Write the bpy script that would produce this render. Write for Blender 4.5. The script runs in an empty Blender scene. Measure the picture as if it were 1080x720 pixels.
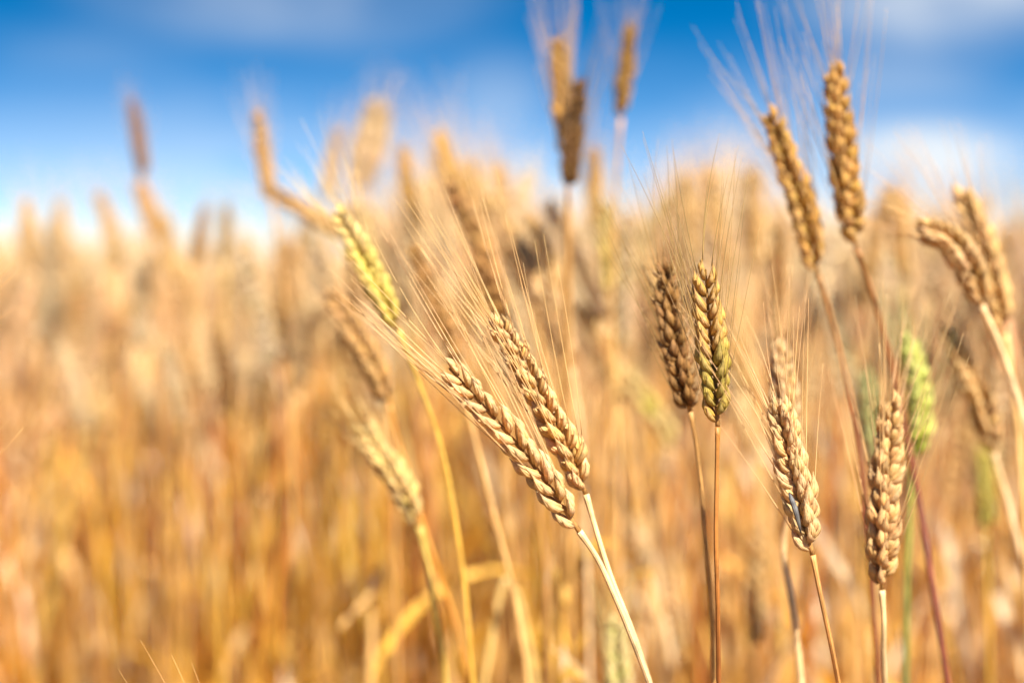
import bpy, math, random
import numpy as np
from mathutils import Vector, Matrix

random.seed(7)
rng = np.random.default_rng(11)
scene = bpy.context.scene
COL = scene.collection
R = math.radians

# ------------------------------------------------------------------ camera
CAM_Z = 0.95
PITCH = math.atan((360 - 284) / 1500.0)
cam_data = bpy.data.cameras.new('camera')
cam_data.lens = 50; cam_data.sensor_width = 36
cam_data.clip_start = 0.02; cam_data.clip_end = 2000
cam_data.dof.use_dof = True
cam_data.dof.focus_distance = 0.605
cam_data.dof.aperture_fstop = 2.8
cam = bpy.data.objects.new('camera', cam_data); COL.objects.link(cam)
cam.location = (0, 0, CAM_Z)
cam.rotation_euler = (R(90) - PITCH, 0, 0)
scene.camera = cam
CF = Vector((0, math.cos(PITCH), -math.sin(PITCH)))
CU = Vector((0, math.sin(PITCH), math.cos(PITCH)))
CR = Vector((1, 0, 0))
C0 = Vector((0, 0, CAM_Z))
def at(px, py, D):
    """world point seen at photo pixel (1080x720) at depth D"""
    return C0 + (CF + CR * ((px - 540) / 1500.0) + CU * ((360 - py) / 1500.0)) * D

# ------------------------------------------------------------------ light
SUN_EL, SUN_AZ = R(49), R(150)      # azimuth clockwise from +Y: right of and behind the camera
world = bpy.data.worlds.new('World'); scene.world = world
world.use_nodes = True
nt = world.node_tree; N = nt.nodes; L = nt.links
N.clear()
def node(tree, t, **kw):
    n = tree.nodes.new(t)
    for k, v in kw.items(): setattr(n, k, v)
    return n
def setin(n, **kw):
    for k, v in kw.items(): n.inputs[k].default_value = v
out = node(nt, 'ShaderNodeOutputWorld'); bg = node(nt, 'ShaderNodeBackground')
sky = node(nt, 'ShaderNodeTexSky'); sky.sky_type = 'NISHITA'; sky.sun_disc = False
sky.sun_elevation = SUN_EL; sky.sun_rotation = SUN_AZ
sky.air_density = 1.0; sky.dust_density = 0.3; sky.ozone_density = 3.0
tc = node(nt, 'ShaderNodeTexCoord')
mp = node(nt, 'ShaderNodeMapping'); mp.inputs['Scale'].default_value = (1, 1, 3.1)
L.new(tc.outputs['Generated'], mp.inputs['Vector'])
L.new(mp.outputs['Vector'], sky.inputs['Vector'])
hsv = node(nt, 'ShaderNodeHueSaturation'); hsv.inputs['Saturation'].default_value = 1.46; hsv.inputs['Hue'].default_value = .495
hsv.inputs['Value'].default_value = 1.0
L.new(sky.outputs['Color'], hsv.inputs['Color'])
# clouds, laid out by direction in the world
def direction(px, py):
    v = (CF + CR * ((px - 540) / 1500.0) + CU * ((360 - py) / 1500.0)); return v.normalized()
nz = node(nt, 'ShaderNodeTexNoise'); setin(nz, Scale=7.0, Detail=5.0, Roughness=0.6)
mpn = node(nt, 'ShaderNodeMapping'); mpn.inputs['Scale'].default_value = (1, 1, 2.6)
mpn.inputs['Location'].default_value = (3.1, 0.7, 0.4)
L.new(tc.outputs['Generated'], mpn.inputs['Vector']); L.new(mpn.outputs['Vector'], nz.inputs['Vector'])
clouds = [  # px, py, half width, half height (photo pixels), strength
    (300, -5, 230, 70, .32), (1020, -12, 180, 75, .6), (965, 168, 150, 46, 1.0), (940, 85, 150, 50, .25),
    (525, 125, 90, 80, .28), (10, 245, 220, 75, .5), (240, 225, 140, 80, .55), (700, 185, 160, 70, .35),
    (545, 265, 1200, 190, .55), (1350, 120, 250, 60, .8), (-350, 60, 260, 60, .7), (80, 60, 200, 40, .12)]
acc = None
for (px, py, w, h, s) in clouds:
    d = direction(px, py)
    sub = node(nt, 'ShaderNodeVectorMath', operation='SUBTRACT'); sub.inputs[1].default_value = d
    L.new(tc.outputs['Generated'], sub.inputs[0])
    mul = node(nt, 'ShaderNodeVectorMath', operation='MULTIPLY')
    mul.inputs[1].default_value = (1500.0 / w, 1500.0 / w, 1500.0 / h)
    L.new(sub.outputs[0], mul.inputs[0])
    ln = node(nt, 'ShaderNodeVectorMath', operation='LENGTH'); L.new(mul.outputs[0], ln.inputs[0])
    mr = node(nt, 'ShaderNodeMapRange', interpolation_type='SMOOTHSTEP')
    setin(mr, **{'From Min': 1.25, 'From Max': 0.1, 'To Min': 0.0, 'To Max': s})
    L.new(ln.outputs['Value'], mr.inputs['Value'])
    if acc is None: acc = mr.outputs[0]
    else:
        mx = node(nt, 'ShaderNodeMath', operation='MAXIMUM')
        L.new(acc, mx.inputs[0]); L.new(mr.outputs[0], mx.inputs[1]); acc = mx.outputs[0]
nr = node(nt, 'ShaderNodeMapRange'); setin(nr, **{'From Min': .38, 'From Max': .58, 'To Min': .45, 'To Max': 1.1})
L.new(nz.outputs['Fac'], nr.inputs['Value'])
cm = node(nt, 'ShaderNodeMath', operation='MULTIPLY', use_clamp=True)
L.new(acc, cm.inputs[0]); L.new(nr.outputs[0], cm.inputs[1])
cmix = node(nt, 'ShaderNodeMixRGB')
L.new(cm.outputs[0], cmix.inputs['Fac']); L.new(hsv.outputs[0], cmix.inputs['Color1'])
cmix.inputs['Color2'].default_value = (5.2, 5.4, 5.5, 1)
L.new(cmix.outputs[0], bg.inputs['Color']); bg.inputs['Strength'].default_value = 0.062
L.new(bg.outputs[0], out.inputs['Surface'])

sd = bpy.data.lights.new('sun', 'SUN'); sd.energy = 5.0; sd.angle = R(0.5); sd.color = (1.0, 0.955, 0.88)
sun = bpy.data.objects.new('sun', sd); COL.objects.link(sun)
sdir = Vector((math.sin(SUN_AZ) * math.cos(SUN_EL), math.cos(SUN_AZ) * math.cos(SUN_EL), math.sin(SUN_EL)))
sun.rotation_euler = sdir.to_track_quat('Z', 'Y').to_euler()
sun.location = sdir * 20
vs = scene.view_settings
vs.view_transform = 'Standard'; vs.look = 'None'; vs.gamma = 1.0; vs.exposure = 1.58
vs.use_curve_mapping = False
scene.cycles.max_bounces = 12; scene.cycles.diffuse_bounces = 9; scene.cycles.transmission_bounces = 8
scene.cycles.use_denoising = True
scene.cycles.sample_clamp_indirect = 10

# ------------------------------------------------------------------ materials
def plant_material(name, rough, translucent, noise_scale, noise_amt, stripes=0.0, bump=0.3, spec=0.4, specks=False):
    m = bpy.data.materials.new(name); m.use_nodes = True
    t = m.node_tree; t.nodes.clear(); l = t.links
    o = node(t, 'ShaderNodeOutputMaterial'); p = node(t, 'ShaderNodeBsdfPrincipled')
    p.inputs['Roughness'].default_value = rough; p.inputs['Specular IOR Level'].default_value = spec
    a = node(t, 'ShaderNodeAttribute', attribute_name='Col')
    tc = node(t, 'ShaderNodeTexCoord')
    nz = node(t, 'ShaderNodeTexNoise'); setin(nz, Scale=noise_scale, Detail=4.0, Roughness=.6)
    l.new(tc.outputs['Object'], nz.inputs['Vector'])
    mr = node(t, 'ShaderNodeMapRange'); setin(mr, **{'From Min': .3, 'From Max': .7, 'To Min': 1 - noise_amt, 'To Max': 1 + noise_amt})
    l.new(nz.outputs['Fac'], mr.inputs['Value'])
    mul = node(t, 'ShaderNodeVectorMath', operation='SCALE')
    l.new(a.outputs['Color'], mul.inputs[0]); l.new(mr.outputs[0], mul.inputs['Scale'])
    colour = mul.outputs[0]
    height = nz.outputs['Fac']
    if stripes:
        s = node(t, 'ShaderNodeAttribute', attribute_name='around')
        w = node(t, 'ShaderNodeMath', operation='MULTIPLY'); w.inputs[1].default_value = stripes
        l.new(s.outputs['Fac'], w.inputs[0])
        sn = node(t, 'ShaderNodeMath', operation='SINE'); l.new(w.outputs[0], sn.inputs[0])
        ad = node(t, 'ShaderNodeMath', operation='MULTIPLY_ADD'); ad.inputs[1].default_value = .35
        l.new(sn.outputs[0], ad.inputs[0]); l.new(nz.outputs['Fac'], ad.inputs[2]); height = ad.outputs[0]
        mr2 = node(t, 'ShaderNodeMapRange'); setin(mr2, **{'From Min': -1., 'From Max': 1., 'To Min': .86, 'To Max': 1.08})
        l.new(sn.outputs[0], mr2.inputs['Value'])
        m2 = node(t, 'ShaderNodeVectorMath', operation='SCALE')
        l.new(colour, m2.inputs[0]); l.new(mr2.outputs[0], m2.inputs['Scale']); colour = m2.outputs[0]
    if specks:
        for sc_, lo, hi, dark in ((1300., .60, .72, .5), (150., .55, .72, .84)):
            n2 = node(t, 'ShaderNodeTexNoise'); setin(n2, Scale=sc_, Detail=3.0, Roughness=.6); l.new(tc.outputs['Object'], n2.inputs['Vector'])
            m3 = node(t, 'ShaderNodeMapRange'); setin(m3, **{'From Min': lo, 'From Max': hi, 'To Min': 1., 'To Max': dark}); l.new(n2.outputs['Fac'], m3.inputs['Value'])
            v3 = node(t, 'ShaderNodeVectorMath', operation='SCALE'); l.new(colour, v3.inputs[0]); l.new(m3.outputs[0], v3.inputs['Scale']); colour = v3.outputs[0]
    l.new(colour, p.inputs['Base Color'])
    if bump:
        b = node(t, 'ShaderNodeBump'); setin(b, Strength=bump, Distance=.0004)
        l.new(height, b.inputs['Height']); l.new(b.outputs[0], p.inputs['Normal'])
    if translucent:
        tr = node(t, 'ShaderNodeBsdfTranslucent'); l.new(colour, tr.inputs['Color'])
        mx = node(t, 'ShaderNodeMixShader'); mx.inputs['Fac'].default_value = translucent
        l.new(p.outputs[0], mx.inputs[1]); l.new(tr.outputs[0], mx.inputs[2]); l.new(mx.outputs[0], o.inputs['Surface'])
    else: l.new(p.outputs[0], o.inputs['Surface'])
    return m
M_HUSK = plant_material('dry husk', .55, .36, 380, .3, stripes=75.4, bump=.7, spec=.25, specks=True)
M_AWN = plant_material('awn bristle', .4, .4, 90, .12, bump=0)
M_STEM = plant_material('straw stem', .45, .2, 90, .3, stripes=50.0, bump=.4, specks=True)
M_LEAF = plant_material('dry leaf blade', .5, .5, 70, .25, stripes=44.0, bump=.35)
M_CROP = plant_material('field wheat', .5, .42, 30, .15, bump=0)
def soil_material():
    m = bpy.data.materials.new('dry soil'); m.use_nodes = True; t = m.node_tree; l = t.links
    p = t.nodes['Principled BSDF']; p.inputs['Roughness'].default_value = .95
    tc = node(t, 'ShaderNodeTexCoord'); nz = node(t, 'ShaderNodeTexNoise'); setin(nz, Scale=14., Detail=8., Roughness=.7)
    l.new(tc.outputs['Object'], nz.inputs['Vector'])
    cr = node(t, 'ShaderNodeValToRGB'); cr.color_ramp.elements[0].color = (.10, .05, .022, 1); cr.color_ramp.elements[1].color = (.30, .18, .08, 1)
    cr.color_ramp.elements[0].position = .3; cr.color_ramp.elements[1].position = .7
    l.new(nz.outputs['Fac'], cr.inputs['Fac']); l.new(cr.outputs[0], p.inputs['Base Color'])
    b = node(t, 'ShaderNodeBump'); setin(b, Strength=.8, Distance=.02); l.new(nz.outputs['Fac'], b.inputs['Height']); l.new(b.outputs[0], p.inputs['Normal'])
    return m
M_SOIL = soil_material()

# ------------------------------------------------------------------ mesh builder
class MB:
    def __init__(s): s.v = []; s.f = []; s.c = []; s.a = []
    def rings(s, rings, cols, close_ends=True):
        """rings: list of lists of Vector (equal length); cols: one colour per ring"""
        n = len(rings[0]); b = len(s.v)
        for r, c in zip(rings, cols):
            for k, p in enumerate(r):
                s.v.append(tuple(p)); s.c.append(c); s.a.append(k / n)
        for i in range(len(rings) - 1):
            for k in range(n):
                k2 = (k + 1) % n
                s.f.append((b + i*n + k, b + i*n + k2, b + (i+1)*n + k2, b + (i+1)*n + k))
        if close_ends:
            s.f.append(tuple(b + k for k in reversed(range(n))))
            e = b + (len(rings) - 1) * n
            s.f.append(tuple(e + k for k in range(n)))
    def strip(s, left, right, cols, mid=None):
        b = len(s.v); w = 3 if mid else 2
        for i in range(len(left)):
            row = (left[i], mid[i], right[i]) if mid else (left[i], right[i])
            for k, p in enumerate(row):
                s.v.append(tuple(p)); s.c.append(cols[i]); s.a.append(k / (w - 1))
        for i in range(len(left) - 1):
            for k in range(w - 1):
                s.f.append((b + i*w + k, b + i*w + k + 1, b + (i+1)*w + k + 1, b + (i+1)*w + k))
    def mesh(s, name, mat, origin=Vector((0, 0, 0))):
        me = bpy.data.meshes.new(name)
        ox, oy, oz = origin
        me.from_pydata([(x - ox, y - oy, z - oz) for x, y, z in s.v], [], s.f)
        ca = me.color_attributes.new('Col', 'FLOAT_COLOR', 'POINT')
        ca.data.foreach_set('color', np.array([(c[0], c[1], c[2], 1.) for c in s.c], dtype=np.float32).ravel())
        at_ = me.attributes.new('around', 'FLOAT', 'POINT')
        at_.data.foreach_set('value', np.array(s.a, dtype=np.float32))
        me.polygons.foreach_set('use_smooth', [True] * len(me.polygons))
        me.materials.append(mat); me.update()
        return me
    def obj(s, name, mat, parent=None, origin=Vector((0, 0, 0))):
        o = bpy.data.objects.new(name, s.mesh(name, mat, origin)); COL.objects.link(o)
        if parent is not None: o.parent = parent
        return o

def frame(d, hint):
    d = d.normalized(); x = hint - d * hint.dot(d)
    if x.length < 1e-6: x = Vector((1, 0, 0)) - d * d.x
    x.normalize(); return d, x, d.cross(x)
def catmull(pts, n):
    """non-uniform (chord length) spline through the points, n samples"""
    m = len(pts); T = [0.]
    for a, b in zip(pts, pts[1:]): T.append(T[-1] + max((b - a).length, 1e-6))
    def slope(i):
        if i == 0: return (pts[1] - pts[0]) / (T[1] - T[0])
        if i == m - 1: return (pts[-1] - pts[-2]) / (T[-1] - T[-2])
        h0, h1 = T[i] - T[i-1], T[i+1] - T[i]
        return ((pts[i] - pts[i-1]) / h0 * h1 + (pts[i+1] - pts[i]) / h1 * h0) / (h0 + h1)
    G = [slope(i) for i in range(m)]; o = []; segs = m - 1
    for j in range(n):
        u = j / (n - 1) * segs; i = min(int(u), segs - 1); t = u - i; h = T[i+1] - T[i]
        o.append(pts[i] * (2*t**3 - 3*t*t + 1) + G[i] * (h * (t**3 - 2*t*t + t)) + pts[i+1] * (3*t*t - 2*t**3) + G[i+1] * (h * (t**3 - t*t)))
    return o
def tube(mb, pts, radii, seg, cols):
    hint = Vector((.3, .9, .2)); rings = []
    for i, p in enumerate(pts):
        d = (pts[min(i+1, len(pts)-1)] - pts[max(i-1, 0)])
        if d.length < 1e-9: d = Vector((0, 0, 1))
        d, x, y = frame(d, hint); hint = x
        rings.append([p + (x * math.cos(a) + y * math.sin(a)) * radii[i] for a in [2*math.pi*k/seg for k in range(seg)]])
    mb.rings(rings, cols)
def mixc(a, b, t): return tuple(a[k] * (1-t) + b[k] * t for k in range(3))
def jit(c, v, r=random):
    s = 1 + r.uniform(-v, v); return (min(c[0]*s, .9), min(c[1]*s*(1+r.uniform(-v, v)*.25), .85), min(c[2]*s*(1+r.uniform(-v, v)*.5), .8))

# albedo palette (linear)
STRAW = (.76, .455, .16); PALE = (.84, .60, .31); GOLD = (.70, .40, .06); TAN = (.56, .29, .085)
BROWN = (.34, .165, .045); DARKB = (.16, .075, .025); YELLOW = (.72, .54, .08); GREEN = (.30, .38, .07)
CREAM = (.80, .62, .37); PINK = (.68, .42, .18); AMBER = (.70, .34, .03)
RUST = (.55, .19, .05); MAROON = (.21, .055, .025); ORANGE = (.66, .29, .045)

LOD = {'hi': (11, 12), 'mid': (6, 6), 'low': (3, 4)}
def floret(mb, base, d, outw, Ln, W, T, lod, c0, c1, r):
    nr_, ns = LOD[lod]
    d, y, x = frame(d, outw)
    rings = []; cols = []
    asym = r.uniform(-.12, .12)
    for i in range(nr_):
        t = i / (nr_ - 1)
        if lod == 'low': t = (0.02, .45, 1.)[i]
        g = math.sin(math.pi * min(1, (t * .93 + .05)) ** .74) ** .85
        if t > .55: g *= 1 - .72 * (t - .55) / .45
        if i == nr_ - 1: g = .05
        cpos = base + d * (Ln * t) + y * (Ln * .13 * math.sin(math.pi * t) ** 1.2) + x * (asym * Ln * .3 * t * t)
        rg = []
        for k in range(ns):
            a = 2 * math.pi * k / ns + math.pi * 1.5
            ca, sa = math.cos(a), math.sin(a)
            ridge = 1 + (.22 * max(0, sa) ** 6)
            rg.append(cpos + x * (ca * W * .5 * g) + y * (sa * T * .5 * g * ridge))
        rings.append(rg)
        tt = max(0, (t - .45) / .55)
        base_dark = .80 + .2 * min(1, t * 4)  # mild crevice darkening painted into the base of each floret
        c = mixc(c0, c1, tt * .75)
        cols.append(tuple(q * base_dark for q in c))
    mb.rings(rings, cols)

def bristle(mb, p0, d0, d1, Ln, r0, seg, n, c):
    pts = []; rad = []; cols = []
    for j in range(n):
        s = j / (n - 1)
        pts.append(p0 + (d0 * s + (d1 - d0) * (s * s / 2)) * Ln)
        rad.append(r0 * (1 - s * .72)); cols.append(c)
    if seg == 0:
        pass
    tube(mb, pts, rad, seg, cols)

def build_ear(curve, nspk, roll, lod, tint, tip_tint, awn_c, r, size=1.0, awn_len=.07, spread=(8, 20),
              bias=Vector((0, 0, 0)), per_awn=2, awn_r=.00021, inner=True, awn_prob=.78):
    """curve: control points base -> tip. Returns axis MB, list of spikelet MBs, list of awn MBs"""
    n = nspk
    P = catmull(curve, n + 2)
    twist = r.uniform(-.7, .7) if inner else .25
    axis = MB(); tube(axis, P, [.0011 * size * (1 - .5 * i / (n+1)) for i in range(n + 2)], 6 if lod != 'low' else 3, [TAN] * (n + 2))
    view = Vector((math.sin(roll), -math.cos(roll), 0.))       # face of the ear
    spk = []; awns = []
    for i in range(n):
        p = P[i + 1]; T = (P[min(i+2, n+1)] - P[i]).normalized()
        _, W, U = frame(T, view)
        q_ = Matrix.Rotation(twist * (i / n - .4) + r.uniform(-.09, .09), 3, T); W = q_ @ W; U = q_ @ U
        s = 1 if i % 2 else -1
        u = (i + .5) / n
        sz = size * (.62 + .46 * math.sin(math.pi * (u ** .8 * .84 + .14)) ** .8) * r.uniform(.9, 1.1)
        last = i == n - 1
        al = R(r.uniform(13, 25)) if not last else 0
        A = (T * math.cos(al) + U * s * math.sin(al)).normalized()
        mb = MB(); base = p + U * s * .0009 * size
        ft = jit(mixc(tint, tip_tint, r.uniform(0, .35)), .10, r)
        fans = [(-1, 23, .0118, 0.0), (1, 23, .0118, 0.0), (r.choice((-1, 1)), 4, .0112, .0022)]
        if lod == 'low': fans = fans[:2] + ([fans[2]] if i % 2 else [])
        elif not last and inner:      # inner florets close the furrow between the two rows
            for sg in (-1, 1):
                d = (T * 1.0 + U * s * r.uniform(.06, .20) + W * sg * r.uniform(.06, .2)).normalized()
                floret(mb, base + W * sg * .0010 * sz + T * .0018 * sz, d, (W * sg + U * s * .3).normalized(), .0092 * sz * r.uniform(.9, 1.1),
                       .0038 * sz, .0032 * sz, lod, jit(ft, .17, r), jit(tip_tint, .13, r), r)
        for q, (sg, be, ln, up) in enumerate(fans):
            b = R(be + r.uniform(-8, 6)) * sg
            d = (A * math.cos(b) + W * math.sin(b)).normalized()
            o = (U * s * .75 + W * sg * (.8 if be > 10 else .1)).normalized()
            fb = base + A * up * sz + W * sg * .0006
            c0 = jit(ft, .17, r); c1 = jit(tip_tint, .13, r)
            floret(mb, fb, d, o, ln * sz, .0044 * sz * r.uniform(.85, 1.1), .0038 * sz, lod, c0, c1, r)
            if (q < per_awn and r.random() < awn_prob) or (last and q < 3):
                tipp = fb + d * ln * sz * .97
                g = R(r.uniform(*spread)); az = math.atan2(sg * math.sin(b if b > 0 else -b) * 1.4, s * .8) + r.uniform(-.5, .5)
                rad = (U * math.cos(az) + W * math.sin(az)).normalized()
                if last: rad = (U * r.uniform(-1, 1) + W * r.uniform(-1, 1)).normalized()
                d1 = (T * math.cos(g) + rad * math.sin(g) + bias).normalized()
                Tt = (P[-1] - P[-3]).normalized()
                d1 = (d1 * .85 + Tt * .15 * math.cos(g) + rad * .05).normalized()
                d0 = (d * .45 + T * .35 + d1 * .35).normalized()
                am = MB()
                al_ = awn_len * (r.uniform(.72, 1.12) if r.random() < .86 else r.uniform(.2, .6)) * (.62 + .38 * math.sin(math.pi * min(1, u * .8 + .25)))
                ac = jit(awn_c, .15, r)
                bristle(am, tipp, d0, d1, al_, awn_r, 4 if lod != 'low' else 3, {'hi': 10, 'mid': 7, 'low': 3}[lod], ac)
                awns.append(am)
        if lod != 'low':
            for sg in (-1, 1):       # glumes hugging the base of the spikelet
                b = R(r.uniform(26, 44)) * sg
                d = (A * math.cos(b) + W * math.sin(b)).normalized()
                o = (U * s * .55 + W * sg).normalized()
                floret(mb, base - T * .0012 + W * sg * .0012, d, o, (.0098 * sz * r.uniform(.85, 1.2)), .0034 * sz, .0018 * sz, lod, jit(mixc(ft, PALE, .25), .1, r), jit(mixc(tip_tint, PALE, .5), .1, r), r)
        spk.append(mb)
    return axis, spk, awns, P
def merge(mbs):
    o = MB()
    for m in mbs:
        b = len(o.v); o.v += m.v; o.c += m.c; o.a += m.a; o.f += [tuple(i + b for i in f) for f in m.f]
    return o

def leaf(mb, p0, d0, Ln, W, c, r, n=9, droop=1.6, twist=1.2):
    """a dry strap leaf leaving the stem at p0, arching over and hanging"""
    p = p0.copy(); d = d0.normalized(); Lf = []; Rt = []; Md = []; cols = []
    st = Ln / (n - 1); tw = r.uniform(-1, 1) * twist; ph = r.uniform(0, 6.28)
    c2 = jit(c, .25, r)
    for i in range(n):
        t = i / (n - 1)
        side = d.cross(Vector((0, 0, 1)))
        if side.length < 1e-3: side = Vector((1, 0, 0))
        side.normalize(); side = Matrix.Rotation(tw * t * 2.2 + .3, 3, d) @ side
        nrm = side.cross(d).normalized()
        w = W * .5 * min(1, .55 + t * 2.5) * (1 - t ** 2.2) + .0002
        Lf.append(p - side * w + nrm * w * .35); Rt.append(p + side * w + nrm * w * .35); Md.append(p.copy())
        cols.append(mixc(c, c2, t))
        d = (d + Vector((math.sin(ph + t*5)*.08, math.cos(ph + t*4)*.08, -droop * (1.0 / n) * (1.4 if t > .15 else .5)))).normalized()
        p = p + d * st
    mb.strip(Lf, Rt, cols, Md)

# ------------------------------------------------------------------ ground
def make_ground():
    mb = MB(); n = 60; ext = 600.
    xs = [ext * (abs(u) ** 3) * (1 if u > 0 else -1) for u in [i / n * 2 - 1 for i in range(n + 1)]]
    b = [[(x, y, -.004 + (.012 * math.sin(x * 7 + math.sin(y * 5)) - .012 if abs(x) < 8 and abs(y) < 8 else -.012)) for x in xs] for y in xs]
    for row in b: mb.v += row; mb.c += [(.2, .12, .05)] * len(row); mb.a += [0] * len(row)
    w = n + 1
    for j in range(n):
        for i in range(n): mb.f.append((j*w + i, j*w + i + 1, (j+1)*w + i + 1, (j+1)*w + i))
    o = mb.obj('ground', M_SOIL); o['kind'] = 'structure'
make_ground()

# ------------------------------------------------------------------ hero stalks
def thing(name, loc, label, cat, group=None):
    o = bpy.data.objects.new(name, None); COL.objects.link(o); o.location = loc
    o.empty_display_size = .05
    o['label'] = label; o['category'] = cat
    if group: o['group'] = group
    return o
def to_ground(pts):
    """continue the last two points down to the ground, straightening up"""
    a, b = pts[-2], pts[-1]; d = (b - a).normalized()
    if d.z > -.5: d = (d + Vector((0, 0, -1))).normalized()
    z = b.z; hx = d.x / -d.z; hy = d.y / -d.z
    res = []
    for f in (.33, .66, 1.0):
        k = (f - f * f * .45) * z
        res.append(Vector((b.x + hx * k * .8, b.y + hy * k * .5, z * (1 - f))))
    res[-1].z = -.004
    return pts + res

def hero(ear, stem, tint, tip, stem_c, label, lod='mid', nspk=19, roll=0., size=1., awn=.07, spread=(8, 20), bias=(0, 0, 0),
         awn_c=None, stem_r=.0012, leaves=1, separate=False, leaf_c=None, seed=0, group=None, gradient=None, inner=True, awn_prob=.78):
    r = random.Random(seed * 77 + 5)
    E = [at(*p) for p in ear]
    S = to_ground([E[0]] + [at(*p) for p in stem])
    root = S[-1].copy(); root.z = 0
    t = thing('wheat_stalk', root, label, 'wheat', group)
    awn_c = awn_c or mixc(tint, PALE, .45)
    b = CR * bias[0] + CU * bias[1] + CF * bias[2]
    axis, spk, awns, P = build_ear(E, nspk, roll, lod, tint, tip, awn_c, r, size, awn, spread, b, inner=inner, awn_prob=awn_prob)
    if gradient:    # ripening: the listed colour shows on part of the ear
        g0, g1, gc = gradient
        for i, m in enumerate(spk):
            u = i / len(spk)
            if g0 <= u <= g1: m.c = [mixc(c, gc, r.uniform(.35, .75)) for c in m.c]
    # stem
    sp = catmull(S, 34)
    # small swelling (collar) below the ear, one node lower down
    Ls = [0]
    for i in range(1, len(sp)): Ls.append(Ls[-1] + (sp[i] - sp[i-1]).length)
    rad = []; cols = []
    c_top = jit(mixc(stem_c, tint, .35), .06, r); c_low = jit(stem_c, .1, r)
    for i, q in enumerate(sp):
        rr = stem_r * (1 + .45 * min(1, Ls[i] / .35))
        rr *= 1 + .35 * math.exp(-(Ls[i] / .006) ** 2)
        rad.append(rr); cols.append(mixc(c_top, c_low, min(1, Ls[i] / .12)))
    ms = MB(); tube(ms, sp, rad, 10, cols)
    st = ms.obj('stem', M_STEM, t, root)
    if not separate:
        e = merge([axis] + spk).obj('ear', M_HUSK, t, root)
        merge(awns).obj('awns', M_AWN, e, root)
    else:
        e = axis.obj('ear', M_HUSK, t, root)
        for m in spk: m.obj('spikelet', M_HUSK, e, root)
        for m in awns: m.obj('awn', M_AWN, e, root)
    for k in range(leaves):
        lm = MB(); i = min(len(sp) - 2, 17 + k * 6 + r.randint(0, 4)); a = r.uniform(0, 6.28)
        lc = jit(leaf_c or r.choice((STRAW, GOLD, TAN, PALE, ORANGE)), .15, r)
        leaf(lm, sp[i], Vector((math.cos(a) * .5, abs(math.sin(a)) * .5, -.25)), r.uniform(.14, .24), r.uniform(.006, .009), lc, r)
        lm.obj('leaf', M_LEAF, t, root)
    return t

H = []
#  --- the sharp ears
hero([(611,560,.600),(581,515,.600),(545,468,.598),(506,424,.598),(474,388,.600)],
     [(628,585,.602),(650,632,.605),(668,676,.61),(686,724,.62)], STRAW, PALE, PALE,
     'sharp pale straw ear leaning far left, lower of the crossing middle pair', 'hi', 20, R(8), 1.03, .09, (5, 15), (-.02, .12, 0),
     stem_r=.00115, separate=True, leaves=0, seed=1, inner=False)
hero([(618,521,.622),(600,476,.622),(573,424,.622),(546,375,.624),(524,338,.626)],
     [(629,560,.622),(645,610,.622),(665,660,.625),(690,735,.64)], mixc(STRAW, GOLD, .3), PALE, PALE,
     'sharp golden ear just above the pale leaning ear, upper of the crossing middle pair', 'hi', 21, R(30), .97, .10, (6, 17), (.06, .12, 0),
     stem_r=.00115, separate=True, leaves=0, seed=2, inner=False)
hero([(757,450,.600),(754,395,.600),(748,340,.602),(744,284,.604)],
     [(756,500,.60),(755,560,.60),(757,640,.605),(758,730,.62)], mixc(GOLD, BROWN, .4), STRAW, (.40, .13, .03),
     'sharp upright golden brown ear with green patches near its base, on a thin orange stem', 'hi', 19, R(-12), .98, .08, (4, 27), (.03, .0, 0),
     stem_r=.0009, separate=True, leaves=0, seed=3, inner=False, gradient=(.05, .4, (.34, .30, .04)), awn_c=(.42, .26, .09))
hero([(728,434,.648),(718,385,.648),(708,335,.65),(702,284,.652)],
     [(736,480,.65),(743,560,.65),(750,640,.66),(753,730,.67)],      mixc(BROWN, DARKB, .3), mixc(TAN, BROWN, .7), TAN,  # shadow on this ear is put into its dark brown tint
     'dark brown upright ear touching the left side of the green patched ear', 'hi', 19, R(70), 1.0, .082, (4, 27), (-.08, 0, 0),
     stem_r=.001, separate=True, leaves=0, seed=4, awn_c=(.40, .25, .09))
hero([(857,585,.600),(845,530,.600),(832,475,.600),(821,428,.602)],
     [(865,625,.60),(875,672,.605),(886,730,.62)], mixc(STRAW, TAN, .3), PALE, (.62, .27, .07),
     'sharp straw ear with a dark sliver on its side, above an orange stem', 'hi', 19, R(-25), 1.02, .075, (8, 26), (-.05, .04, 0),
     stem_r=.001, separate=True, leaves=0, seed=5)
hero([(930,622,.645),(932,560,.645),(935,490,.65),(940,422,.655)],
     [(932,650,.645),(932,690,.65),(934,735,.66)], mixc(STRAW, TAN, .6), mixc(STRAW, PALE, .5), PALE,
     'pale brown upright ear low on the right, just left of the green ear', 'hi', 20, R(15), 1.05, .09, (8, 24), (.06, 0, 0),
     stem_r=.0012, separate=True, seed=6)
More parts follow.
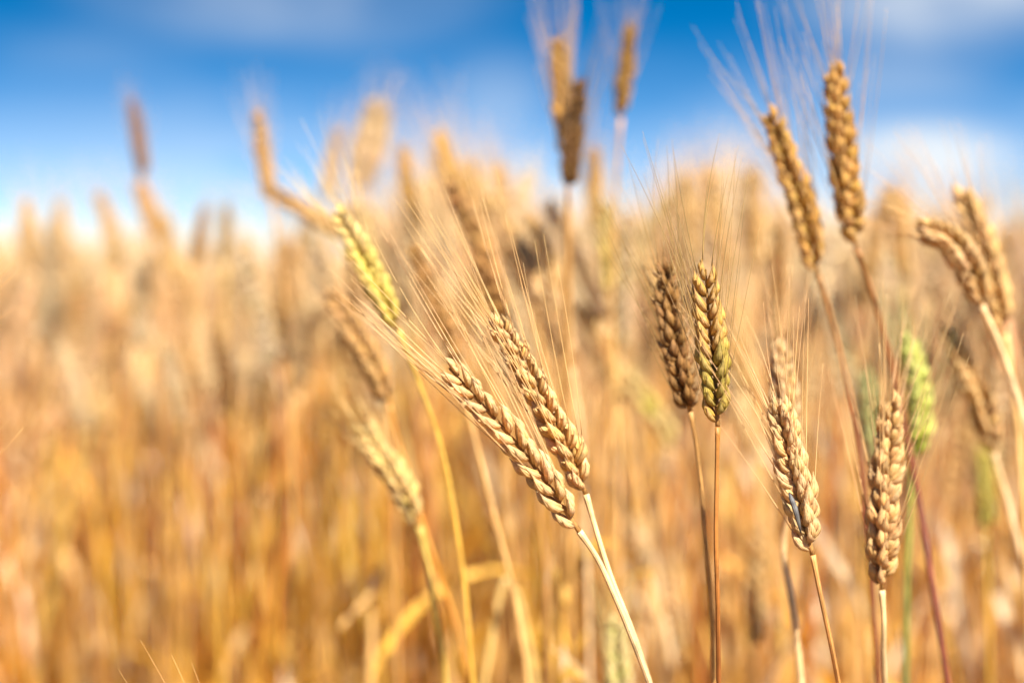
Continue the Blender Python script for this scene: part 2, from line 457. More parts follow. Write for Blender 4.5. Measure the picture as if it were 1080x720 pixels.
#  --- slightly soft ears on the right
hero([(903,262,.74),(893,200,.735),(886,135,.73),(880,72,.725)], [(920,310,.745),(936,370,.75),(950,430,.75),(966,510,.745),(984,620,.73),(1002,735,.72)],
     mixc(GOLD, TAN, .5), STRAW, MAROON, 'upright golden ear standing tallest against the sky at right on a maroon stem', 'mid', 20, R(20), 1.08, .085, (5, 18), stem_r=.0014, leaves=0, seed=7)
hero([(863,290,.75),(850,235,.745),(832,175,.74),(812,118,.735)], [(876,335,.75),(892,400,.75),(905,470,.75),(914,560,.75),(928,735,.76)],
     mixc(GOLD, TAN, .35), STRAW, MAROON, 'golden ear leaning left against the sky, beside the tallest ear at right', 'mid', 20, R(-15), 1.12, .085, (6, 22), (-.08, 0, 0), stem_r=.0012, leaves=0, seed=8)
hero([(962,492,.80),(970,448,.80),(968,405,.80),(957,358,.81)], [(960,540,.80),(957,600,.80),(956,660,.80),(955,735,.80)],
     (.58, .60, .07), (.80, .76, .28), (.17, .20, .05), 'bright green unripe ear on a green stem at lower right', 'mid', 17, R(10), 1.05, .07, (8, 20), (.05, 0, 0), awn_c=(.5, .5, .2), stem_r=.0014, leaves=0, seed=9)
hero([(927,500,.86),(922,450,.86),(913,392,.86)], [(930,560,.86),(926,640,.86),(922,735,.87)],
     (.40, .42, .12), (.66, .62, .30), STRAW, 'faint greenish ear hidden behind the pale brown ear left of the green one', 'mid', 16, 0, 1, .06, seed=10)
hero([(1035,322,.74),(1022,285,.735),(1002,256,.73),(974,240,.725)], [(1052,360,.745),(1070,410,.75),(1088,470,.75),(1105,560,.76)],
     mixc(STRAW, TAN, .25), PALE, PALE, 'soft pale ear nodding to the left near the right edge', 'mid', 18, R(10), 1.15, .07, (8, 22), (-.1, -.1, 0), stem_r=.0016, leaves=0, seed=11)
hero([(1060,352,.80),(1050,305,.80),(1034,250,.80),(1014,202,.80)], [(1070,420,.80),(1078,520,.80),(1086,735,.82)],
     mixc(STRAW, GOLD, .3), PALE, STRAW, 'soft pale upright ear behind the nodding ear near the right edge', 'mid', 19, R(-20), 1.2, .07, (8, 22), stem_r=.0016, leaves=0, seed=12)
hero([(1048,478,.82),(1038,435,.82),(1020,390,.82),(998,348,.83)], [(1060,520,.82),(1075,580,.82),(1095,660,.83),(1120,740,.84)],
     mixc(STRAW, GOLD, .3), PALE, PALE, 'soft straw ear leaning left beneath the two ears at the right edge', 'mid', 19, R(10), 1.1, .07, (8, 22), stem_r=.0017, leaves=0, seed=13)
hero([(1040,560,.98),(1040,520,.98),(1036,476,.98)], [(1042,620,.98),(1044,735,.98)], (.50, .44, .10), YELLOW, GOLD,
     'small blurred yellow green ear low at the right edge', 'mid', 15, 0, 1, .05, seed=14)
hero([(838,520,.70),(832,470,.70),(827,415,.70),(824,368,.70)], [(826,570,.71),(836,640,.71),(846,735,.72)], STRAW, CREAM, mixc(PALE, RUST, .25),
     'soft ear hidden behind the ear with the dark sliver, only its tip showing above', 'mid', 19, R(30), 1, .075, (8, 24), stem_r=.0017, seed=15)
#  --- soft ears left of the middle
hero([(420,348,.72),(402,312,.72),(380,265,.725),(356,222,.73)], [(440,400,.73),(462,460,.74),(482,560,.75),(500,735,.76)],
     (.74, .54, .14), PALE, GOLD, 'bright yellow ripening ear, crossed by awns, left of the middle', 'mid', 18, R(5), 1.0, .07, (6, 20), (-.05, 0, 0), seed=16, gradient=(.0, .6, (.68, .54, .06)))
hero([(366,250,.93),(338,232,.935),(310,216,.94),(284,200,.95)], [(390,290,.93),(404,380,.93),(414,500,.93),(420,735,.95)],
     mixc(TAN, CREAM, .15), STRAW, TAN, 'brown ear lying nearly flat across the skyline towards the yellow ear', 'mid', 18, R(30), .85, .05, (6, 15), seed=17)
hero([(286,212,1.0),(279,170,1.0),(271,118,1.0)], [(296,270,1.0),(304,380,1.0),(310,735,1.0)],
     mixc(TAN, CREAM, .25), STRAW, TAN, 'slim upright tan ear in the sky at the far end of the flat lying ear', 'mid', 18, R(60), .8, .05, (5, 12), seed=43)
hero([(409,425,.80),(396,390,.80),(374,350,.80),(348,308,.81)], [(424,480,.80),(448,560,.80),(478,650,.81),(500,740,.82)],
     mixc(TAN, BROWN, .3), STRAW, ORANGE, 'soft brown ear just beneath the bright yellow ear', 'mid', 19, R(15), 1.05, .07, (8, 20), seed=18)
hero([(442,555,.78),(427,520,.78),(406,486,.78),(382,452,.785)], [(452,600,.78),(462,660,.78),(472,735,.79)],
     (.74, .52, .15), mixc(PALE, STRAW, .4), (.62, .40, .07), 'soft creamy yellow ear on a golden stem, low and left of the leaning pair', 'mid', 17, R(0), 1.05, .06, (8, 20), seed=19, stem_r=.0016)
hero([(531,338,.84),(518,290,.84),(500,240,.85),(476,190,.86)], [(545,400,.84),(560,480,.84),(575,600,.85),(580,735,.86)],
     mixc(TAN, BROWN, .3), TAN, TAN, 'soft brown ear rising behind the tip of the golden middle ear', 'mid', 20, R(60), 1.1, .08, (6, 18), seed=20)
hero([(497,258,1.06),(482,200,1.06),(463,140,1.07)], [(515,340,1.06),(530,450,1.06),(540,735,1.07)],
     mixc(GOLD, TAN, .2), STRAW, TAN, 'tall blurred ear rising left of the middle, above the soft brown ear', 'mid', 20, 0, 1.15, .08, seed=21)
hero([(603,388,.90),(588,345,.90),(566,300,.90),(544,255,.91)], [(612,450,.90),(618,560,.90),(622,735,.92)],
     STRAW, PALE, PALE, 'soft pale ear behind and right of the golden middle ear', 'mid', 20, R(20), 1.2, .07, seed=22)
hero([(484,385,.80),(470,345,.80),(452,300,.81),(434,258,.82)], [(498,450,.80),(520,540,.80),(545,640,.81),(560,740,.82)],
     mixc(BROWN, TAN, .4), TAN, STRAW, 'narrow shaded brown ear between the yellow ear and the middle pair', 'mid', 18, R(80), .85, .08, (6, 16), (-.1, 0, 0), seed=23)  # the shade on this ear is part of its brown tint
hero([(441,250,1.12),(432,205,1.12),(424,155,1.13)], [(450,330,1.12),(456,450,1.12),(460,735,1.12)], mixc(GOLD, TAN, .4), STRAW, TAN,
     'thin blurred golden ear right of the fat double ear on the skyline', 'mid', 18, R(80), 1, .07, seed=24)
#  --- skyline ears
hero([(598,168,.87),(592,105,.87),(589,42,.87)], [(600,230,.87),(600,350,.88),(604,735,.90)], mixc(TAN, GOLD, .4), STRAW, TAN,
     'tall tan ear against the blue sky, left of the dark one beside it', 'mid', 20, 0, .92, .07, (5, 16), seed=25)
hero([(599,198,.85),(604,150,.85),(612,86,.85)], [(597,260,.85),(594,380,.86),(590,735,.90)], DARKB, mixc(DARKB, BROWN, .5), BROWN,  # shadowed look comes from the dark albedo alone
     'darkest brown ear against the blue sky, touching the tall tan one', 'mid', 18, R(85), .9, .07, (5, 18), (.1, 0, 0), seed=26, awn_c=(.35, .22, .1))
hero([(655,125,.92),(659,78,.92),(665,28,.92)], [(650,200,.92),(645,320,.93),(640,735,.97)], mixc(BROWN, GOLD, .15), mixc(BROWN, GOLD, .5), TAN,
     'small brown ear highest in the sky, standing alone right of the dark ear', 'mid', 17, R(20), .82, .065, (6, 20), (-.1, .1, 0), seed=27)
hero([(374,206,1.2),(382,160,1.2),(396,106,1.2)], [(368,280,1.2),(364,400,1.2),(360,735,1.2)], mixc(TAN, CREAM, .5), CREAM, TAN,
     'fat blurred golden ear on the skyline, front one of the touching pair', 'mid', 18, 0, 1.35, .06, seed=28)
hero([(386,200,1.3),(396,160,1.3),(408,118,1.3)], [(382,280,1.3),(378,400,1.3),(376,735,1.3)], mixc(TAN, CREAM, .4), CREAM, TAN,
     'blurred golden ear tucked behind the right side of the fat skyline ear', 'mid', 18, R(40), 1.2, .06, seed=29)
hero([(345,212,1.3),(350,178,1.3),(357,138,1.3)], [(342,300,1.3),(340,420,1.3),(338,735,1.3)], mixc(TAN, CREAM, .3), CREAM, TAN,
     'blurred golden ear on the skyline, left of the fat pair', 'mid', 17, R(80), 1.05, .06, seed=30)
hero([(152,190,1.2),(147,150,1.2),(139,106,1.2)], [(158,250,1.2),(166,400,1.2),(170,735,1.22)], mixc(BROWN, RUST, .25), mixc(BROWN, TAN, .4), TAN,
     'lone brown ear standing high against the sky far to the left', 'mid', 16, R(40), .85, .04, seed=31)
hero([(168,255,1.3),(158,226,1.3),(148,196,1.3)], [(175,330,1.3),(180,450,1.3),(182,735,1.32)], TAN, STRAW, TAN,
     'blurred tan ear directly below the lone brown ear on the far left', 'mid', 16, 0, 1.2, .05, seed=32)
hero([(204,282,1.25),(210,250,1.25),(217,218,1.25)], [(200,350,1.25),(198,450,1.25),(198,735,1.27)], mixc(TAN, BROWN, .3), TAN, TAN,
     'left one of two small brown ears side by side at the left skyline', 'mid', 14, R(50), .8, .04, seed=33)
hero([(237,278,1.25),(238,250,1.25),(239,216,1.25)], [(237,350,1.25),(236,450,1.25),(234,735,1.27)], mixc(TAN, GREEN, .25), TAN, GOLD,
     'right one of two small ears at the left skyline, tinged olive', 'mid', 14, R(20), .8, .04, seed=34)
hero([(303,370,1.2),(300,315,1.2),(296,255,1.2)], [(305,430,1.2),(306,520,1.2),(310,735,1.2)], mixc(TAN, GOLD, .3), STRAW, RUST,
     'blurred brown upright ear left of the yellow ear, below the skyline', 'mid', 18, R(40), 1, .05, seed=35)
hero([(643,312,.98),(640,265,.98),(637,215,.98)], [(648,380,.98),(652,500,.98),(655,735,.98)], (.66, .50, .12), PALE, STRAW,
     'blurred yellowish ear between the pale middle ear and the dark upright ears', 'mid', 17, 0, 1, .07, seed=36)
hero([(630,246,1.1),(628,205,1.1),(626,158,1.1)], [(632,330,1.1),(633,450,1.1),(634,735,1.1)], TAN, STRAW, TAN,
     'blurred tan ear on the skyline under the small lone ear', 'mid', 17, R(60), 1, .07, seed=37)
hero([(712,474,1.0),(697,445,1.0),(675,415,1.0),(645,380,1.0)], [(722,520,1.0),(732,600,1.0),(738,735,1.0)], (.70, .50, .15), PALE, RUST,
     'soft yellow green tinged ear leaning left, below the dark upright pair', 'mid', 18, 0, 1.1, .06, seed=38, gradient=(.3, .5, (.66, .58, .08)))
hero([(720,690,1.0),(712,640,1.0),(706,585,1.0)], [(724,720,1.0),(728,760,1.0)], STRAW, PALE, STRAW,
     'blurred pale ear at the bottom, between the joined stems and the orange stem', 'mid', 17, 0, 1.1, .05, seed=39)
hero([(651,765,.80),(651,710,.80),(649,655,.80)], [(651,800,.80),(652,840,.80)], (.66, .58, .20), PALE, STRAW,
     'creamy yellow ear poking up from the bottom edge behind the joined stems', 'mid', 17, 0, 1.1, .05, seed=40)
hero([(684,605,1.05),(668,560,1.05),(640,510,1.05)], [(694,660,1.05),(700,735,1.05)], mixc(CREAM, STRAW, .5), PALE, STRAW,
     'soft pale brown ear right of the two stems of the middle pair', 'mid', 17, R(40), 1.05, .05, seed=41)
hero([(795,690,1.0),(798,625,1.0),(802,560,1.0)], [(794,730,1.0),(794,770,1.0)], mixc(STRAW, GOLD, .4), PALE, STRAW,
     'blurred pale ear low between the orange stem and the ear with the dark sliver', 'mid', 17, R(10), 1.1, .05, seed=42)
for k, (ear, stem) in enumerate([
        ([(770,300,1.1),(758,240,1.1),(745,175,1.1)], [(775,380,1.1),(780,735,1.1)]),
        ([(796,285,1.15),(797,235,1.15),(794,180,1.15)], [(798,380,1.15),(800,735,1.15)]),
        ([(735,290,1.2),(728,235,1.2),(722,185,1.2)], [(738,380,1.2),(738,735,1.2)]),
        ([(548,300,1.2),(540,240,1.2),(527,175,1.2)], [(552,380,1.2),(556,735,1.2)]),
        ([(512,290,1.15),(506,230,1.15),(496,170,1.15)], [(520,380,1.15),(524,735,1.15)]),
        ([(956,300,1.05),(950,250,1.05),(946,205,1.05)], [(960,400,1.05),(964,735,1.05)]),
        ([(562,318,.96),(542,260,.96),(512,205,.97)], [(575,400,.96),(584,735,.98)]),
        ([(592,340,1.02),(580,285,1.02),(558,225,1.03)], [(600,420,1.02),(606,735,1.04)]),
        ([(655,430,1.0),(640,375,1.0),(612,325,1.01)], [(664,500,1.0),(670,735,1.02)]),
        ([(690,335,1.08),(684,285,1.08),(670,235,1.09)], [(696,420,1.08),(700,735,1.1)]),
        ([(790,420,1.02),(782,370,1.02),(776,315,1.03)], [(795,500,1.02),(798,735,1.04)]),
        ([(36,285,1.3),(33,250,1.3),(26,212,1.3)], [(38,400,1.3),(42,735,1.32)]),
        ([(72,278,1.5),(66,245,1.5),(64,214,1.5)], [(76,400,1.5),(80,735,1.52)]),
        ([(125,285,1.35),(118,245,1.35),(104,205,1.35)], [(130,400,1.35),(138,735,1.37)]),
        ([(262,330,1.35),(266,295,1.35),(262,255,1.35)], [(262,400,1.35),(260,735,1.37)]),
        ([(183,300,1.4),(180,262,1.4),(174,225,1.4)], [(184,400,1.4),(186,735,1.42)])]):
    lab = ['blurred pale ear right behind the tip of the green patched ear', 'blurred pale ear on the skyline left of the ear leaning left into the sky',
           'blurred pale ear behind the awns of the dark upright ear', 'rightmost blurred pale ear of the clump on the middle skyline',
           'blurred pale ear inside the clump on the middle skyline', 'blurred ear on the skyline left of the nodding ear',
           'soft pale ear leaning left above the pale ear behind the middle pair', 'soft pale ear leaning left under the blue gap beside the dark sky ear',
           'soft pale ear leaning left right of the golden middle ear, below the yellowish one', 'soft pale ear just left of the tip of the dark upright ear',
           'soft pale ear between the green patched ear and the ear with the dark sliver',
           'blurred pale ear on the skyline right at the left edge', 'small blurred pale ear on the skyline, second from the left edge',
           'blurred pale ear leaning left on the skyline, just left of the lone brown ear', 'blurred pale ear below the skyline, right of the two small side by side ears',
           'blurred pale ear just left of the two small side by side ears'][k]
    hero(ear, stem, mixc(STRAW, GOLD, .35), PALE, TAN, lab, 'mid', 18, k * .6, 1.15 if k < 11 else 1., .07, seed=70 + k)
#  --- stalks standing outside the frame whose awns reach into it
hero([(-270,520,.60),(-215,478,.60),(-160,432,.60),(-110,392,.60)], [(-300,600,.60),(-310,700,.60)], STRAW, PALE, STRAW,
     'stalk beyond the left edge whose upper pair of thin awns pokes into view', 'mid', 18, 0, 1, .098, (1, 5), (.05, .1, 0), awn_c=STRAW, awn_prob=.3, seed=60)
hero([(-170,700,.61),(-140,640,.61),(-110,590,.61),(-82,548,.61)], [(-185,760,.61),(-190,820,.61)], STRAW, PALE, STRAW,
     'stalk beyond the left edge whose lower thin awns poke into view', 'mid', 18, 0, 1, .080, (1, 5), (.06, 0, 0), awn_c=STRAW, awn_prob=.3, seed=61)
hero([(300,975,.605),(268,920,.605),(236,870,.605),(200,830,.605)], [(310,1050,.605),(312,1100,.605)], STRAW, PALE, STRAW,
     'stalk below the bottom edge whose awn tips poke up at lower left', 'mid', 18, 0, 1, .082, (1, 14), (0, .09, 0), awn_c=STRAW, awn_prob=.25, seed=62)

# ---- the dark sliver of chaff on the straw ear
def sliver():
    mb = MB(); pts = catmull([at(832, 519, .5935), at(838, 535, .5925), at(845, 563, .5935)], 9)
    tube(mb, pts, [.0003, .0008, .0011, .0012, .0012, .0011, .0009, .0006, .0002], 8, [(.07, .065, .06), (.10, .095, .09), (.16, .15, .14), (.10, .09, .08), (.22, .21, .19), (.12, .11, .10), (.15, .14, .12), (.08, .07, .06), (.06, .05, .05)])
    o = mb.obj('chaff_sliver', M_STEM)
    o['label'] = 'dark grey sliver of chaff stuck on the side of a straw ear'; o['category'] = 'chaff'
sliver()

# ---- broken straws
def broken(pts, c, w, label, seed):
    r = random.Random(seed); S = [at(*p) for p in pts]; 
    k = len(S); G = to_ground(S)
    root = G[-1].copy(); root.z = 0
    t = thing('broken_straw', root, label, 'straw')
    mb = MB(); sp = catmull(G, 40)
    tube(mb, sp, [w * (.75 + .25 * min(1, i / 6)) * (1 + r.uniform(-.06, .06)) for i in range(40)], 8, [jit(c, .08, r) for _ in sp])
    mb.obj('stem', M_STEM, t, root)
    lm = MB(); leaf(lm, sp[24], Vector((.4, .4, .8)), .16, .009, jit(GOLD, .2, r), r); lm.obj('leaf', M_LEAF, t, root)
broken([(356,664,1.0),(378,640,1.0),(400,612,1.0),(402,600,1.0),(396,610,1.005),(392,680,1.01),(390,740,1.01)], STRAW, .0024, 'pale broken straw bent over in a hook at lower left of the middle', 1)
broken([(508,735,.90),(518,680,.90),(527,628,.90),(533,612,.90),(542,622,.905),(556,672,.91),(568,740,.91)], (.62, .40, .13), .0024, 'thick pale straw folded over in an arch below the leaning pair', 2)
broken([(620,735,.90),(600,690,.90),(592,655,.90),(588,600,.90),(585,650,.905),(580,760,.91)], GOLD, .002, 'golden broken straw right of the arched straw at the bottom', 3)

# ------------------------------------------------------------------ field crop: variants
def canopy_rise(x, y):
    """slow swell of the crop's height across the field"""
    u = x / max(y, .3) * 1500 + 540
    return (-.008 + .135 * math.exp(-((u - 512) / 72.) ** 2) + .10 * math.exp(-((u - 765) / 80.) ** 2) + .02 * math.exp(-((u - 980) / 90) ** 2) - .035 * math.exp(-((u - 625) / 38) ** 2) - .03 * math.exp(-((u - 275) / 60) ** 2) - .018 * math.exp(-((u - 105) / 40) ** 2)) * min(1, 2 / max(y, .3))

STEM_COLS = [STRAW, GOLD, RUST, PINK, (.52, .13, .03), (.30, .07, .03), PINK, GOLD, (.40, .19, .06), PINK, (.36, .09, .03), STRAW, (.42, .34, .10), BROWN, GOLD, STRAW]
EAR_COLS = [CREAM, mixc(STRAW, CREAM, .7), mixc(GOLD, CREAM, .6), CREAM, mixc(TAN, STRAW, .6), CREAM, PALE, STRAW]
LEAF_COLS = [GOLD, STRAW, CREAM, AMBER, RUST, CREAM, (.70, .42, .05), GOLD]
def variant(i, lod):
    """a stalk 0.92 m tall at the origin: returns dict of MBs"""
    r = random.Random(900 + i)
    a = r.uniform(0, 6.28); lean = r.uniform(.02, .10); nod = r.uniform(0, .9) ** 1.5
    dx, dy = math.cos(a), math.sin(a)
    h = .83
    def pos(t): return Vector((dx * lean * t ** 2 * 1.2, dy * lean * t ** 2 * 1.2, h * t))
    S = [pos(t) for t in (0, .25, .5, .75, .92, 1.0)]
    d = (S[-1] - S[-2]).normalized(); E = [S[-1]]
    for k in range(4):
        d = (d + Vector((dx, dy, -.2)) * nod * .17).normalized(); E.append(E[-1] + d * .0225)
    sc = STEM_COLS[i % len(STEM_COLS)]; ec = jit(EAR_COLS[(i * 3) % len(EAR_COLS)], .08, r)
    axis, spk, awns, P = build_ear(E, 17 if lod != 'low' else 14, r.uniform(0, 3), lod, ec, mixc(ec, PALE, .5), mixc(ec, PALE, .4), r,
                                   1.05 if lod != 'low' else 1.2, .07, (6, 20), per_awn=2, awn_r=.00022 if lod != 'low' else .0003)
    out = {}
    n = 16 if lod != 'low' else 5
    sp = catmull(list(reversed(S)), n); ms = MB()
    cols = [mixc(mixc(sc, ec, .5), mixc(sc, AMBER, .4 * min(1, k / n * 2)), min(1, k / n * 4)) for k in range(n)]
    tube(ms, sp, [.0013 + .0012 * k / n for k in range(n)], 8 if lod != 'low' else 3, cols)
    out['tip'] = E[-1].copy(); out['stem'] = ms; out['ear'] = merge([axis] + spk); out['awns'] = merge(awns); out['leaf'] = []
    for k in range(3 if i % 2 else 2):
        lm = MB(); b = r.uniform(0, 6.28); t = (.42, .62, .78)[k] + r.uniform(-.06, .06)
        up = r.random() < .5
        leaf(lm, pos(t - .05 * up), Vector((math.cos(b) * .22, math.sin(b) * .22, 1.)) if up else Vector((math.cos(b) * .45, math.sin(b) * .45, -.2)), r.uniform(.16, .28), r.uniform(.007, .012), jit(LEAF_COLS[(i * 5 + k * 3) % len(LEAF_COLS)], .15, r), r,
             n=9 if lod != 'low' else 5, droop=r.uniform(.05, .5) if up else r.uniform(3, 5))
        out['leaf'].append(lm)
    return out

# positions of the crop, nearest first
def scatter(y0, y1, dens, extra, r):
    res = []; y = y0
    area = 2 * (.40 * (y1 * y1 - y0 * y0) / 2 + extra * (y1 - y0))
    for _ in range(int(area * dens)):
        while True:
            y = r.uniform(y0, y1); x = r.uniform(-(.40 * y1 + extra), .40 * y1 + extra)
            if abs(x) <= .40 * y + extra: break
        res.append((x, y))
    return res
r0 = random.Random(4242)
near = [p for p in scatter(.95, 3.2, 360, .25, r0)]
def dmin(x, y):
    u = x / y * 1500 + 540
    return 1.28 if u < 330 else (1.28 - (u - 330) / 200 * .23 if u < 530 else 1.05)
near = [p for p in near if p[1] > dmin(*p)]
near.sort(key=lambda p: p[1])
def in_view(p): return abs(p[0]) < .36 * p[1] + .06
NV = 16
mid_vars = [variant(i, 'mid') for i in range(NV)]
low_vars = [variant(i, 'low') for i in range(NV)]
protos = []
for i, v in enumerate(mid_vars):
    protos.append({'stem': v['stem'].mesh('stem', M_STEM), 'ear': v['ear'].mesh('ear', M_HUSK), 'awns': v['awns'].mesh('awns', M_AWN),
                   'leaf': [m.mesh('leaf', M_LEAF) for m in v['leaf']]})
SETS = ([2, 5, 10, 4, 8, 3], [1, 7, 14, 12, 4, 8], [0, 6, 11, 15, 3, 9])
def pick(x, y, r):
    """the crop ripens in patches: redder, golder and paler stands"""
    if r.random() < .3: return r.randrange(NV)
    a = math.sin(x * 5.1 + 1.3 * math.sin(y * 2.3)) + .8 * math.sin(y * 3.1 + x * 2.2 + 1)
    return r.choice(SETS[0] if a > .45 else SETS[1] if a < -.45 else SETS[2])
def height_of(x, y, r):
    base = .985 - .065 * min(1, max(0, (y - 1.6) / 2.5)) + canopy_rise(x, y)
    h = base + r.gauss(0, .042) - (.13 * r.random() if r.random() < .4 else 0)
    return min(h, base + .06)
REG = [(-1e9, 240, 'left edge'), (240, 480, 'left of the middle'), (480, 640, 'middle'), (640, 860, 'right of the middle'), (860, 1e9, 'right edge')]
TXT = {'left edge': ('thickly blurred golden stalk of the crop filling the left side', 'crop stalks on the left side'),
       'left of the middle': ('blurred golden stalk of the crop behind the yellow ear', 'crop stalks behind the yellow ear'),
       'middle': ('blurred golden stalk of the crop behind the leaning middle pair', 'crop stalks behind the leaning pair'),
       'right of the middle': ('blurred golden stalk of the crop behind the dark upright pair', 'crop stalks behind the upright pair'),
       'right edge': ('blurred golden stalk of the crop behind the green ear at right', 'crop stalks at the right side')}
TIPS = [v['tip'] for v in low_vars]
def crest(u):
    """how tall the crop stands here and there (photo row its tallest tips reach)"""
    K = [(-400, 200), (60, 208), (105, 242), (150, 200), (190, 246), (240, 238), (320, 215), (360, 200), (440, 165), (500, 148), (560, 172), (600, 225), (650, 222), (700, 175), (760, 158), (810, 190), (850, 215), (940, 195), (1000, 200), (1500, 200)]
    for (a, va), (b, vb) in zip(K, K[1:]):
        if a <= u < b: return va + (vb - va) * (u - a) / (b - a)
    return 225
def fit_height(x, y, h, k, rz, tl, r):
    M = Matrix.Rotation(rz, 3, 'Z') @ Matrix.Rotation(tl[0], 3, 'X') @ Matrix.Rotation(tl[1], 3, 'Y')
    q = TIPS[k].copy(); q.z *= h / .92; q = M @ q
    X, Y = x + q.x, max(.3, y + q.y)
    top = (at(540, crest(540 + X / Y * 1500) + abs(r.gauss(0, 26)), Y)).z
    return min(h, h * top / q.z) if q.z > top else h
count = 0; rest = []
rr = random.Random(99)
N_INDIV = 240
def link_stalk(pr, loc, rz, s, tilt, label, group):
    t = thing('wheat_stalk', loc, label, 'wheat', group)
    t.rotation_euler = (tilt[0], tilt[1], rz); t.scale = (s[0], s[0], s[1])
    o = bpy.data.objects.new('stem', pr['stem']); COL.objects.link(o); o.parent = t
    e = bpy.data.objects.new('ear', pr['ear']); COL.objects.link(e); e.parent = t
    w = bpy.data.objects.new('awns', pr['awns']); COL.objects.link(w); w.parent = e
    for m in pr['leaf']:
        lf = bpy.data.objects.new('leaf', m); COL.objects.link(lf); lf.parent = t
for p in near:
    h = height_of(p[0], p[1], rr); s = h / .92; k = pick(*p, rr); rz = rr.uniform(0, 6.283); tl = (rr.gauss(0, .035), rr.gauss(0, .035))
    h = fit_height(p[0], p[1], h, k, rz, tl, rr); s = h / .92
    if count < N_INDIV and in_view(p):
        u = p[0] / p[1] * 1500 + 540
        reg = next(n for a, b, n in REG if a <= u < b)
        link_stalk(protos[k], (p[0], p[1], 0), rz, (1.0, s), tl, *TXT[reg]); count += 1
    else: rest.append((p[0], p[1], h, k, rz, tl))

# ------------------------------------------------------------------ the rest of the field, one object
def flat(parts):
    m = merge([parts['stem'], parts['ear'], parts['awns']] + parts['leaf'])
    V = np.array(m.v, dtype=np.float32); C = np.array(m.c, dtype=np.float32)
    T = []
    for f in m.f:
        for j in range(1, len(f) - 1): T.append((f[0], f[j], f[j+1]))
    return V, C, np.array(T, dtype=np.int32)
def tiny(i):
    r = random.Random(3000 + i); mb = MB(); dx, dy = r.uniform(-.06, .06), r.uniform(-.06, .06)
    S = [Vector((dx * t * t, dy * t * t, .83 * t)) for t in (1, .5, 0)]
    sc = STEM_COLS[i % len(STEM_COLS)]; ec = EAR_COLS[(i * 3) % len(EAR_COLS)]
    tube(mb, S, [.0014, .0017, .002], 3, [ec, sc, sc])
    E = [S[0], S[0] + Vector((dx * .3, dy * .3, .045)), S[0] + Vector((dx * .8 , dy * .8, .088))]
    tube(mb, catmull(E, 5), [.002, .007, .0075, .0055, .001], 4, [ec, ec, ec, mixc(ec, PALE, .4), PALE])
    for k in range(4):
        a = r.uniform(0, 6.28); q = E[1] + Vector((0, 0, r.uniform(-.02, .04)))
        bristle(mb, q, Vector((math.cos(a) * .25, math.sin(a) * .25, .95)), Vector((math.cos(a) * .2, math.sin(a) * .2, .97)), .07, .0006, 3, 2, mixc(ec, PALE, .4))
    for k in range(2):
        b = r.uniform(0, 6.28); lm = MB()
        leaf(mb, Vector((dx * .3, dy * .3, .83 * (.55, .75)[k])), Vector((math.cos(b) * .5, math.sin(b) * .5, .7)), .2, .011, LEAF_COLS[(i * 5 + k * 3) % len(LEAF_COLS)], r, n=4, droop=2.4)
    m = mb; V = np.array(m.v, dtype=np.float32); C = np.array(m.c, dtype=np.float32); T = []
    for f in m.f:
        for j in range(1, len(f) - 1): T.append((f[0], f[j], f[j+1]))
    return V, C, np.array(T, dtype=np.int32)
lowf = [flat(v) for v in low_vars]; tinyf = [tiny(i) for i in range(NV)]
VV = []; CC = []; TT = []; off = 0
def put(src, x, y, h, rz, tl, tint):
    global off
    V, C, T = src
    Mx = np.array(Matrix.Rotation(rz, 3, 'Z') @ Matrix.Rotation(tl[0], 3, 'X') @ Matrix.Rotation(tl[1], 3, 'Y'), dtype=np.float32)
    P = V.copy(); P[:, 2] *= h / .92
    P = P @ Mx.T; P[:, 0] += x; P[:, 1] += y
    VV.append(P); CC.append(C * np.array(tint, dtype=np.float32)); TT.append(T + off); off += len(V)
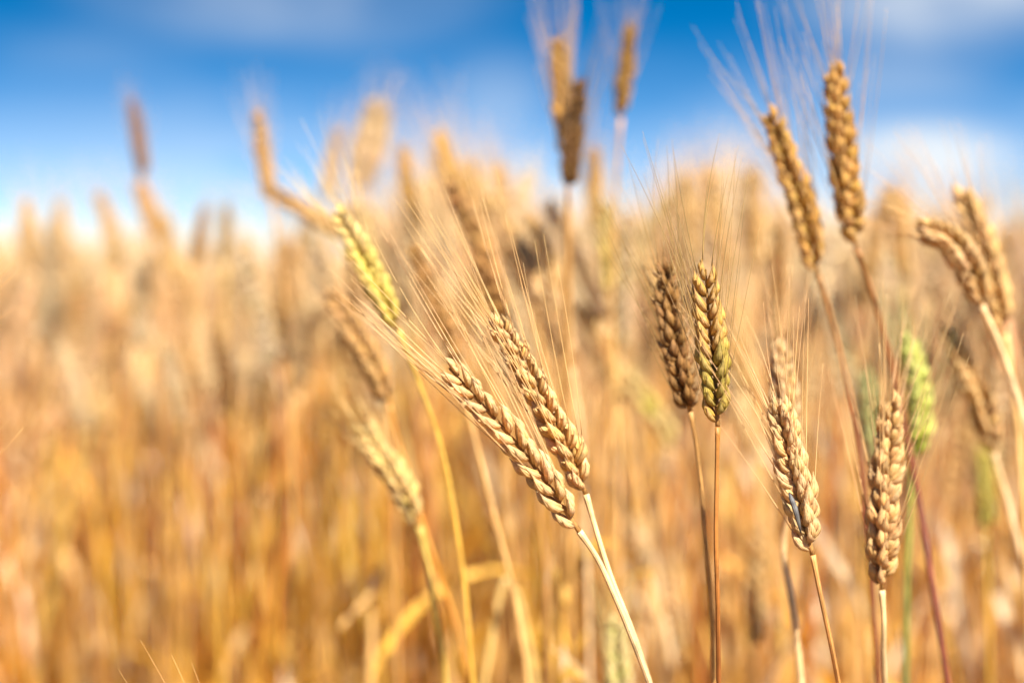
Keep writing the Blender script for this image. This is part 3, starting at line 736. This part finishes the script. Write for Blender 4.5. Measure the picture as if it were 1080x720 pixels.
def tint_r(r):
    s = r.uniform(.85, 1.2); return (s, s * r.uniform(.92, 1.04), s * r.uniform(.8, 1.1))
for (x, y, h, k, rz, tl) in rest: put(lowf[k], x, y, h, rz, tl, tint_r(rr))
for (x, y) in scatter(3.2, 5.5, 190, .3, rr): put(lowf[pick(x, y, rr)], x, y, height_of(x, y, rr), rr.uniform(0, 6.28), (rr.gauss(0, .05), rr.gauss(0, .05)), tint_r(rr))
for (x, y) in scatter(5.5, 14, 90, .5, rr): put(tinyf[rr.randrange(NV)], x, y, height_of(x, y, rr), rr.uniform(0, 6.28), (rr.gauss(0, .05), rr.gauss(0, .05)), tint_r(rr))
for (x, y) in scatter(14, 45, 12, 1, rr): put(tinyf[rr.randrange(NV)], x, y, height_of(x, y, rr) + .01, rr.uniform(0, 6.28), (rr.gauss(0, .05), rr.gauss(0, .05)), tint_r(rr))
# crop to the sides and behind the viewer's left and right shapes the light between the stalks; right side lowered to keep the ears sunlit
for _ in range(500):
    x = rr.uniform(.45, 1.3) * rr.choice((-1, 1)); y = rr.uniform(.15, 1.25)
    if abs(x) < .36 * y + .22: continue
    put(lowf[rr.randrange(NV)], x, y, height_of(x, y, rr) - (.03 if x < 0 else .22), rr.uniform(0, 6.28), (0, 0), tint_r(rr))
V = np.concatenate(VV); C = np.concatenate(CC); T = np.concatenate(TT)
me = bpy.data.meshes.new('wheat_field')
me.vertices.add(len(V)); me.vertices.foreach_set('co', V.ravel())
me.loops.add(len(T) * 3); me.loops.foreach_set('vertex_index', T.ravel())
me.polygons.add(len(T)); me.polygons.foreach_set('loop_start', np.arange(0, len(T) * 3, 3, dtype=np.int32))
me.update(calc_edges=True)
ca = me.color_attributes.new('Col', 'FLOAT_COLOR', 'POINT')
ca.data.foreach_set('color', np.concatenate([C, np.ones((len(C), 1), dtype=np.float32)], axis=1).ravel())
me.materials.append(M_CROP)
fo = bpy.data.objects.new('wheat_field', me); COL.objects.link(fo)
fo['kind'] = 'stuff'; fo['label'] = 'golden wheat crop running back to the horizon in a blur'; fo['category'] = 'wheat field'
print('individuals', count, 'tris', len(T))
